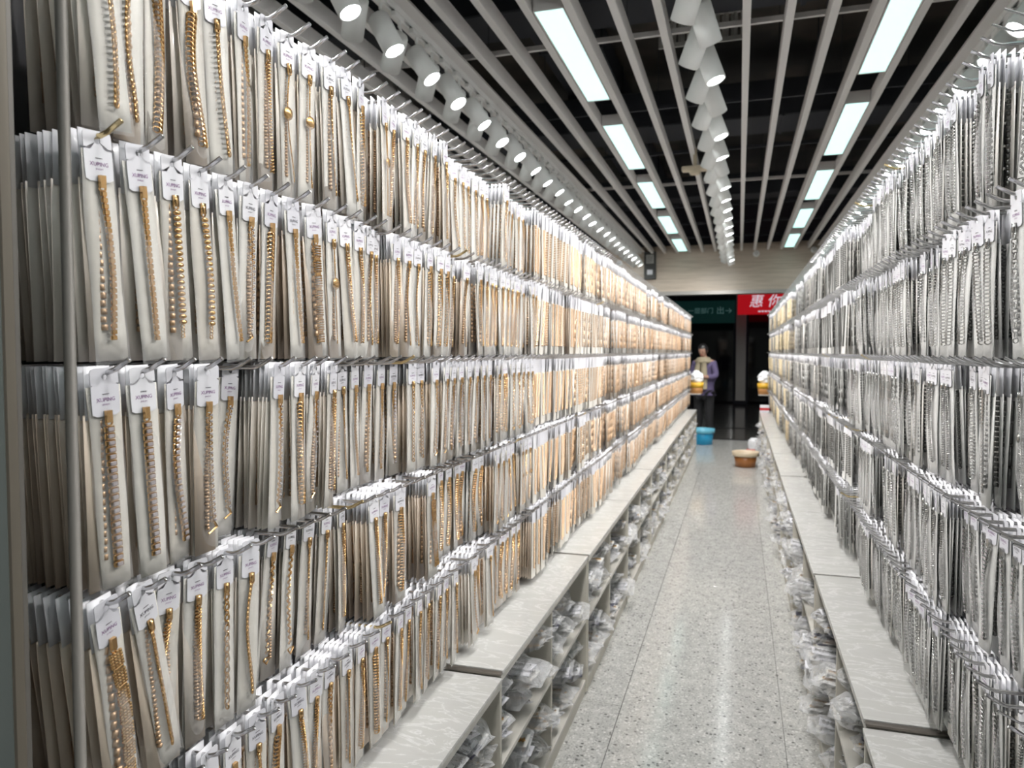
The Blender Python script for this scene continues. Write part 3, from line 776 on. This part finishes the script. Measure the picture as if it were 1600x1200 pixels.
# clear bags
def bag_mesh(seed, content):
    rr = random.Random(seed); g = G(); nu, nv = 20, 18; vs = []; fs = []
    Lg = .135 + rr.uniform(-.02, .02); W0 = .050 + rr.uniform(-.006, .012); H0 = .028 + rr.uniform(-.004, .010)
    ph = [rr.uniform(0, 6) for _ in range(6)]
    for i in range(nv + 1):
        t = i / nv; e = min(1, t * 6, (1 - t) * 4 + .12)
        for k in range(nu):
            a = 2 * PI * k / nu; c, sn = math.cos(a), math.sin(a)
            c = math.copysign(abs(c) ** .5, c); sn = math.copysign(abs(sn) ** .55, sn)
            j = 1 + .10 * math.sin(3 * a + 7 * t + ph[0]) + .07 * math.sin(7 * a - 11 * t + ph[1]) + rr.uniform(-.07, .07)
            vs.append((W0 * c * j * (.82 + .18 * e) + .006 * math.sin(6 * t + ph[2]), -Lg + 2 * Lg * t + .006 * math.sin(2 * a + ph[3]) + rr.uniform(-.004, .004), H0 * sn * j * e + .004 * math.sin(9 * t + 3 * a + ph[4])))
    for i in range(nv):
        for k in range(nu):
            k2 = (k + 1) % nu; fs.append((i * nu + k, i * nu + k2, (i + 1) * nu + k2, (i + 1) * nu + k))
    fs.append(tuple(reversed(range(nu)))); fs.append(tuple(nv * nu + k for k in range(nu)))
    g.add(vs, fs, 'bag_plastic'); b = g.mesh('plastic_film')
    c = G()
    for q in range(8):
        x = rr.uniform(-.022, .022); z = -.020 + q * .0055; y = rr.uniform(-.03, .02); T = Matrix.Translation((x, y, z)) @ Euler((rr.uniform(-.06, .06), rr.uniform(-.25, .25), rr.uniform(-.15, .15))).to_matrix().to_4x4()
        mt = rr.choice(content)
        c.box(-.020, .020, -.10, .09, -.0012, .0012, rr.choice(['backing_paper_grey', 'header_card', 'backing_paper']) if mt != 'navy' else 'navy', T)
        for k in range(12): c.box(-.0045, .0045, -.0055, .0055, .0012, .0055, mt if mt != 'navy' else 'silver', T @ Matrix.Translation((0, -.085 + k * .0135, 0)) @ Matrix.Rotation(.5, 4, 'Z'))
    return b, c.mesh('bracelet_bundle')
BAGS = [bag_mesh(s, ct) for s, ct in enumerate([['gold'], ['gold', 'silver'], ['silver'], ['navy', 'silver'], ['gold', 'navy'], ['silver', 'silver']])]
BAGN = ['gold bracelets', 'mixed bracelets', 'silver bracelets', 'dark bracelets', 'brownish bracelets', 'silver chains']
def place_bags(sg, xf, y0, side, ui):
    for c in (0, 1):
        ya = y0 + (.017 if c == 0 else UNIT / 2 + .009)
        wdt = UNIT / 2 - .026
        for tier, z0, ht in (('upper', .369, .26), ('lower', .075, .27)):
            for lay in (0, 1):
                n = 3 if ui < 6 else 2
                for k in range(n):
                    if lay and random.random() < .25: continue
                    v = random.randrange(6); b, cm = BAGS[v]
                    yy = ya + wdt * (k + .5) / n; zz = z0 + .045 + lay * random.uniform(.085, .115)
                    xx = xf - (-1) * 0 + sg * (.145 + random.uniform(-.05, .02) * (1.3 if sg > 0 else .5))
                    rz = (PI / 2 if sg < 0 else -PI / 2) + random.gauss(0, .17); 
                    vis = y0 > 0
                    e = empty('plastic_bag', (xx, yy, zz), cat='bag', group='clear bags in the %s cabinets' % side,
                              label='')
                    e['label'] = 'bag of %s, %s %s one, %s %s hollow, %s %s cabinet' % (BAGN[v], ['near', 'middle', 'far'][k], ['bottom', 'top'][lay], ['near', 'far'][c], tier, ordinal(ui), side)
                    tl = R(random.uniform(-18, 4)) if lay else R(random.uniform(-11, 0)); e.location.z += .012
                    e.rotation_euler = (tl, R(random.gauss(0, 10)), rz); s = random.uniform(1.1, 1.38); e.scale = (s, s * .85, s)
                    inst('plastic_film', b, e); inst('bracelet_bundle', cm, e)
for side, sg, xf in (('left', -1, XLEDGE), ('right', 1, XRLEDGE)):
    ms = cabinet_meshes(sg, xf)
    start = 1 if side == 'left' else 1
    for u in range(start, 10):
        y0 = Y0U + UNIT * u; dz = -.014 if u == 1 else random.uniform(-.003, .002)
        if u == 2: dz = 0.0
        n = u - start + 1
        e = empty('low_cabinet', (xf + (random.uniform(-.003, .003)), y0, 0), cat='cabinet', group='low cabinets under the racks', label='cream low cabinet with pale marble top, %s from the camera on the %s' % (ordinal(n), side))
        for k, me in ms.items():
            o = inst(me.name.split('.')[0], me, e)
            if k in ('marble_top', 'end_strip', 'top_board'): o.location.z = dz if k != 'top_board' else min(dz, 0)
        if y0 > -.1: place_bags(sg, xf, y0, side, n)

# ================================================================== THINGS AT THE FAR END
def tub(name, label, cat, loc, prof, mt, rim_mt, rprof, sx=1, sy=1, group=None):
    e = empty(name, loc, label=label, cat=cat)
    G().lathe(prof, mt, 28, None, sx, sy).obj('tub_body', e, True); G().lathe(rprof, rim_mt, 28, None, sx, sy).obj('rim', e, True); return e
tub('plastic_tub', 'blue plastic basin on the floor at the end of the left cabinets', 'tub', (-.60, 13.42, 0.0),
    [(.0001, .002), (.165, .002), (.185, .235), (.175, .235), (.155, .012), (.0001, .012)], 'blue_plastic', 'blue_plastic_light', [(.186, .20), (.205, .205), (.212, .275), (.200, .275), (.188, .235)])
tub('plastic_tub', 'brown plastic tub with cream rim on floor beside the right cabinets', 'tub', (.105, 10.95, 0.0),
    [(.0001, .002), (.135, .002), (.160, .165), (.150, .165), (.125, .012), (.0001, .012)], 'brown_plastic', 'cream_plastic', [(.161, .150), (.182, .155), (.188, .215), (.176, .215), (.160, .165)])
def jar(loc, label, top_label, s=1.0):
    e = empty('storage_tub', loc, label=label, cat='tub')
    G().lathe([(.0001, 0), (.105 * s, 0), (.112 * s, .10 * s), (.108 * s, .105 * s)], 'tub_orange', 24).obj('tub_body', e, True)
    G().lathe([(.112 * s, .10 * s), (.118 * s, .10 * s), (.122 * s, .19 * s), (.0001, .195 * s)], 'tub_yellow', 24).obj('tub_lid', e, True)
    rr = random.Random(3); g = G(); vs = []; fs = []; nu, nv = 14, 9
    for j in range(nv + 1):
        t = j / nv; rad = (.115 * math.sin(PI * (.18 + .78 * t)) ** .7) * s
        for i in range(nu):
            a = 2 * PI * i / nu; q = 1 + rr.uniform(-.18, .18); vs.append((rad * q * math.cos(a), rad * q * math.sin(a), .20 * t * s + (rr.uniform(-.008, .008) if 0 < j else 0)))
    for j in range(nv):
        for i in range(nu): i2 = (i + 1) % nu; fs.append((j * nu + i, j * nu + i2, (j + 1) * nu + i2, (j + 1) * nu + i))
    fs.append(tuple(nv * nu + i for i in range(nu))); fs.append(tuple(reversed(range(nu)))); g.add(vs, fs, 'white_bag')
    tag(g.obj('plastic_bag', loc=(loc[0], loc[1], loc[2] + .197 * s)), top_label, 'bag')
jar((-.70, Y_END + .15, .9155), 'yellow and orange tub on the small shelf beside the woman', 'crumpled white bag on top of the tub beside the woman')
jar((.42, Y_END + .15, .9155), 'orange tub on the small shelf at the end of the right rack', 'crumpled white bag on the tub at the right rack end')
g = G(); g.bbox(-.07, .07, -.05, .05, 0, .11, 'sign_white', .004); bx = empty('small_carton', (.40, 12.4, ZLEDGE + .003), label='small white carton with red band on the far right cabinet top', cat='box')
o = g.obj('carton_body', bx); g = G(); g.bbox(-.072, .072, -.052, .052, .03, .07, 'red_sign', .003); g.obj('red_band', bx)
g = G(); g.lathe([(.0001, 0), (.09, 0), (.10, .10), (.09, .16), (.05, .20), (.0001, .205)], 'white_bag', 14); tag(g.obj('plastic_bag', loc=(.255, 12.85, 0)), 'white bag on the floor by the far end of the right cabinets', 'bag')
g = G(); g.bbox(-.07, .07, -.06, .06, 0, .05, 'red_sign', .005); tag(g.obj('small_carton', loc=(.20, 12.5, 0.0)), 'small red carton on the floor behind the brown tub', 'box')

# bulkhead fittings
e = empty('wall_speaker', (-1.63, Y_WALL - .001, 3.02), label='tall dark grey device hanging on the wood bulkhead at left', cat='device')
G().bbox(-.11, .11, -.09, 0, -.02, .50, 'grey_device', .01).obj('casing', e)
g = G(); g.box(-.07, .07, -.096, -.0905, .28, .44, 'vent_white'); [g.box(-.06, .06, -.100, -.0965, .30 + k * .022, .308 + k * .022, 'grey_device') for k in range(6)]; g.obj('grille', e)
g = G(); g.box(-.05, .05, -.096, -.0905, .07, .16, 'sign_white'); g.obj('label_plate', e)
for x, z, lab in ((-2.22, 3.33, 'left of the grey device'), (.275, 3.42, 'right of the middle spotlights'), (1.25, 3.45, 'near the right rack')):
    e = empty('smoke_detector', (x, Y_WALL - .001, z), label='small round white detector on the wood bulkhead, ' + lab, cat='detector')
    G().lathe([(.0001, .03), (.03, .03), (.055, .018), (.06, 0)], 'lamp_paint', 20, Matrix.Rotation(PI / 2, 4, 'X')).obj('casing', e)
    G().lathe([(.018, .034), (.022, .034), (.022, .028)], 'grey_device', 16, Matrix.Rotation(PI / 2, 4, 'X')).obj('sensor_ring', e)
# air vent + ceiling camera
e = empty('air_vent', (-.29, 5.45, 3.80), label='off-white finned air vent above the slats behind the middle spotlights', cat='vent')
g = G(); g.box(-.29, .29, -.01, .01, 0, .03, 'vent_white'); g.box(-.29, .29, -.01, .01, .19, .22, 'vent_white'); g.box(-.29, -.27, -.01, .01, .03, .19, 'vent_white'); g.box(.27, .29, -.01, .01, .03, .19, 'vent_white'); g.obj('frame', e)
for i in range(9): G().box(-.012, .012, 0, .05, .03, .19, 'vent_white', Matrix.Translation((-.24 + i * .06, 0, 0)) @ Matrix.Rotation(R(30), 4, 'Z')).obj('fin', e)
e = empty('ceiling_sensor', (-.42, 7.2, 3.30), label='beige box sensor on a short neck below the slats left of the middle track', cat='sensor')
G().bbox(-.12, .12, -.05, .05, .03, .075, 'cream_plastic', .01).obj('casing', e); G().lathe([(.0001, 0), (.045, 0), (.06, .03), (.0001, .03)], 'cream_plastic', 16).obj('lens_cover', e); G().tube([(0, 0, .075), (0, 0, .24)], .018, 'cream_plastic', 8).obj('neck', e)

# corridor outside
g = G(); g.box(-6, 6, 27, 27.1, 0, 5, 'void_black'); tag(g.obj('wall_corridor'), kind='structure'); 
g = G(); g.box(-6, 6, Y_WALL + .3, 27, 4.9, 5, 'void_black'); tag(g.obj('ceiling'), kind='structure')
e = empty('corridor_column', (0.05, 24, 0), label='pale grey square column in the dark corridor below the red sign', cat='column')
G().bbox(-.15, .15, -.15, .15, 0, 4.88, 'alu', .01).obj('shaft', e); G().bbox(-.18, .18, -.18, .18, 0, .12, 'duct', .01).obj('base', e)
for i, (x0, x1, lab) in enumerate(((-3.2, -1.55, 'left of the person'), (-1.5, -.15, 'behind the green sign'), (.25, 1.9, 'right of the corridor column'))):
    e = empty('glass_door', ((x0 + x1) / 2, 24.6, 0), label='dark glass shop door in the corridor, ' + lab, cat='door')
    h = (x1 - x0) / 2
    G().box(-h, h, -.005, .005, .05, 2.9, 'dark_glass').obj('glass_pane', e)
    g = G(); g.box(-h - .02, -h + .03, -.02, .02, 0, 2.95, 'duct'); g.box(h - .03, h + .02, -.02, .02, 0, 2.95, 'duct'); g.box(-h, h, -.02, .02, 2.9, 2.95, 'duct'); g.obj('frame', e)
    g = G(); rr = random.Random(i)
    for k in range(5): zz = 1.9 + rr.uniform(-.5, .7); xx = rr.uniform(-.4, .4); g.box(xx - .10, xx + .10, .05, .06, zz, zz + .08, 'shop_lights')
    g.obj('lit_shelf', e)
def signtext(body, size, mt, loc, par, name='lettering', shear=0.0, ext=.005):
    v, f = text_geo(body, size, extrude=ext); g = G(); Sh = Matrix(((1, shear, 0, 0), (0, 1, 0, 0), (0, 0, 1, 0), (0, 0, 0, 1)))
    g.add(v, f, mt, RXT @ Sh); return g.obj(name, par, loc=loc)
e = empty('shop_sign', (.72, 22.0, 2.69), label='red shop sign with white characters over the corridor', cat='sign')
G().bbox(-.78, .78, -.04, .04, 0, .60, 'red_sign_lit', .01).obj('sign_board', e)
for x in (-.6, .6): G().tube([(x, 0, .60), (x, 0, 2.2)], .012, 'duct', 6).obj('hanger', e)
signtext('惠 你', .38, 'white_sign_lit', (-.02, -.05, .35), e, shear=.2)
g = G(); [g.box(-.22 + k * .085, -.155 + k * .085, -.052, -.045, .07, .10, 'white_sign_lit') for k in range(7)]; g.obj('caption_strip', e)
e2 = empty('direction_sign', (-.98, 21.0, 2.42), rz=R(0), label='dark green hanging sign with pale symbols and arrow', cat='sign')
G().bbox(-.86, .86, -.03, .03, 0, .62, 'green_sign_lit', .01).obj('sign_board', e2)
signtext('一层部门', .17, 'teal_sign_lit', (-.05, -.04, .33), e2, 'symbols'); signtext('出→', .22, 'teal_sign_lit', (.58, -.04, .33), e2, 'arrow')
for x in (-.7, .7): G().tube([(x, 0, .62), (x, 0, 2.48)], .012, 'duct', 6).obj('hanger', e2)

# ================================================================== WOMAN
def skinned(name, pts, edges, rad, mt, parent, sub=2):
    me = bpy.data.meshes.new(name); me.from_pydata(pts, edges, []); o = bpy.data.objects.new(name, me); COL.objects.link(o)
    md = o.modifiers.new('s', 'SKIN'); sd = me.skin_vertices[0].data
    for i, r in enumerate(rad): sd[i].radius = r if hasattr(r, '__len__') else (r, r)
    sd[0].use_root = True; md.use_smooth_shade = True
    sb = o.modifiers.new('u', 'SUBSURF'); sb.levels = sub; sb.render_levels = sub
    bpy.context.view_layer.update(); dg = bpy.context.evaluated_depsgraph_get()
    m2 = bpy.data.meshes.new_from_object(o.evaluated_get(dg)); o.modifiers.clear(); o.data = m2; m2.materials.clear(); m2.materials.append(M[mt]); 
    o.parent = parent; return o
P0 = empty('person', (-.615, 13.55 + .55, 0), rz=R(-20), label='woman in purple coat and cream scarf standing beyond the left rack, looking down', cat='person')
# local: facing -y (towards the camera), x right
body = [(0, 0, .98), (0, .01, 1.12), (0, .0, 1.28), (0, -.01, 1.42), (0, -.02, 1.52), (0, -.05, 1.60),
        (.10, 0, .92), (.10, -.01, .50), (.10, .02, .09), (.10, -.12, .04),
        (-.10, 0, .92), (-.10, -.01, .50), (-.10, .02, .09), (-.10, -.12, .04),
        (.17, 0, 1.43), (.23, -.02, 1.18), (.12, -.22, 1.17), (.03, -.30, 1.20),
        (-.17, 0, 1.43), (-.23, -.02, 1.18), (-.12, -.22, 1.15), (-.04, -.30, 1.18)]
bed = [(0, 1), (1, 2), (2, 3), (3, 4), (4, 5), (0, 6), (6, 7), (7, 8), (8, 9), (0, 10), (10, 11), (11, 12), (12, 13), (3, 14), (14, 15), (15, 16), (16, 17), (3, 18), (18, 19), (19, 20), (20, 21)]
brad = [(.14, .11), (.125, .10), (.14, .105), (.13, .09), (.055, .055), (.055, .055), .095, .062, .042, .035, .095, .062, .042, .035, .062, .048, .036, .026, .062, .048, .036, .026]
b = skinned('body', body, bed, brad, 'skin', P0)
coat = [(0, 0, .99), (0, .005, 1.14), (0, 0, 1.29), (0, -.005, 1.42), (0, -.005, .84), (.175, 0, 1.42), (.24, -.02, 1.18), (.14, -.20, 1.17), (-.175, 0, 1.42), (-.24, -.02, 1.18), (-.14, -.20, 1.15)]
skinned('coat', coat, [(0, 1), (1, 2), (2, 3), (0, 4), (3, 5), (5, 6), (6, 7), (3, 8), (8, 9), (9, 10)], [(.19, .14), (.17, .13), (.17, .13), (.15, .105), (.20, .15), .076, .062, .050, .076, .062, .050], 'purple_coat', P0)
tr = [(0, 0, .90), (.10, 0, .84), (.105, -.01, .50), (.105, .02, .10), (-.10, 0, .84), (-.105, -.01, .50), (-.105, .02, .10)]
skinned('trousers', tr, [(0, 1), (1, 2), (2, 3), (0, 4), (4, 5), (5, 6)], [(.15, .12), .11, .082, .070, .11, .082, .070], 'black_cloth', P0)
for s in (-1, 1): G().ball((s * .105, -.05, .045), .052, .135, .045, 'black_cloth', 12, 8).obj('shoe', P0, True)
sc = G()
for k, (z, r) in enumerate(((1.49, .10), (1.455, .125), (1.50, .085))): sc.torus((0, -.03, z), r, r, .035, 'cream_scarf', 18, 8, Matrix.Rotation(R(90), 4, 'X'))
for s in (-1, 1): sc.tube([(s * .05, -.13, 1.46), (s * .06, -.165, 1.32), (s * .075, -.175, 1.12), (s * .08, -.175, .95)], [.045, .055, .055, .045], 'cream_scarf', 10)
sc.obj('scarf', P0, True)
# head with face
HT = Matrix.Translation((0, -.075, 1.655)) @ Matrix.Rotation(R(24), 4, 'X')
hd = G(); hd.ball((0, 0, 0), .075, .092, .108, 'skin', 20, 14); 
hd.ball((0, -.035, -.055), .052, .055, .052, 'skin', 14, 10); hd.ball((0, -.095, -.012), .012, .016, .022, 'skin', 8, 6)
for s in (-1, 1): hd.ball((s * .075, .005, -.005), .012, .018, .028, 'skin', 8, 6)
for s in (-1, 1): hd.ball((s * .030, -.083, .012), .011, .006, .006, 'hair', 8, 5)
hd.ball((0, -.088, -.050), .020, .006, .006, 'red_sign', 8, 5)
h = hd.obj('head', P0, True); h.matrix_local = HT
hr = G(); hr.ball((0, .014, .018), .088, .100, .112, 'hair', 20, 14); hr.ball((0, .105, .0), .045, .045, .05, 'hair', 12, 8)
bmh = hr.mesh('hair', True); bm = bmesh.new(); bm.from_mesh(bmh)
bmesh.ops.delete(bm, geom=[v for v in bm.verts if v.co.y < -.045 and v.co.z < .055], context='VERTS'); bm.to_mesh(bmh); bm.free()
h = inst('hair', bmh, P0); h.matrix_local = HT
# hands: palm and five fingers closed on a small packet
for s in (-1, 1):
    px, py, pz = s * .035, -.31, 1.19
    pts = [(px, py, pz), (px - s * .01, py - .05, pz)]; ed = [(0, 1)]; rd = [(.022, .014), (.030, .013)]
    for k in range(4):
        bx_ = px + (-.024 + .016 * k); l = (.030, .036, .034, .026)[k]; n = len(pts)
        pts += [(bx_, py - .075, pz), (bx_ - s * .006, py - .075 - l * .6, pz - .008), (bx_ - s * .012, py - .075 - l * .8, pz - .030)]; ed += [(1, n), (n, n + 1), (n + 1, n + 2)]; rd += [.0085, .008, .007]
    n = len(pts); pts += [(px - s * .035, py - .02, pz + .008), (px - s * .045, py - .055, pz + .004)]; ed += [(0, n), (n, n + 1)]; rd += [.010, .008]
    skinned('hand', pts, ed, rd, 'skin', P0, 1)
g = G(); g.bbox(-.035, .035, -.012, .012, -.05, .05, 'header_card', .003)
o = g.obj('small_packet', loc=(0, 0, 0)); o.matrix_world = Matrix.Translation((-.615, 14.10, 0)) @ Matrix.Rotation(R(-20), 4, 'Z') @ Matrix.Translation((0, -.43, 1.17)); tag(o, 'small white packet held in the hands of the woman', 'packet')
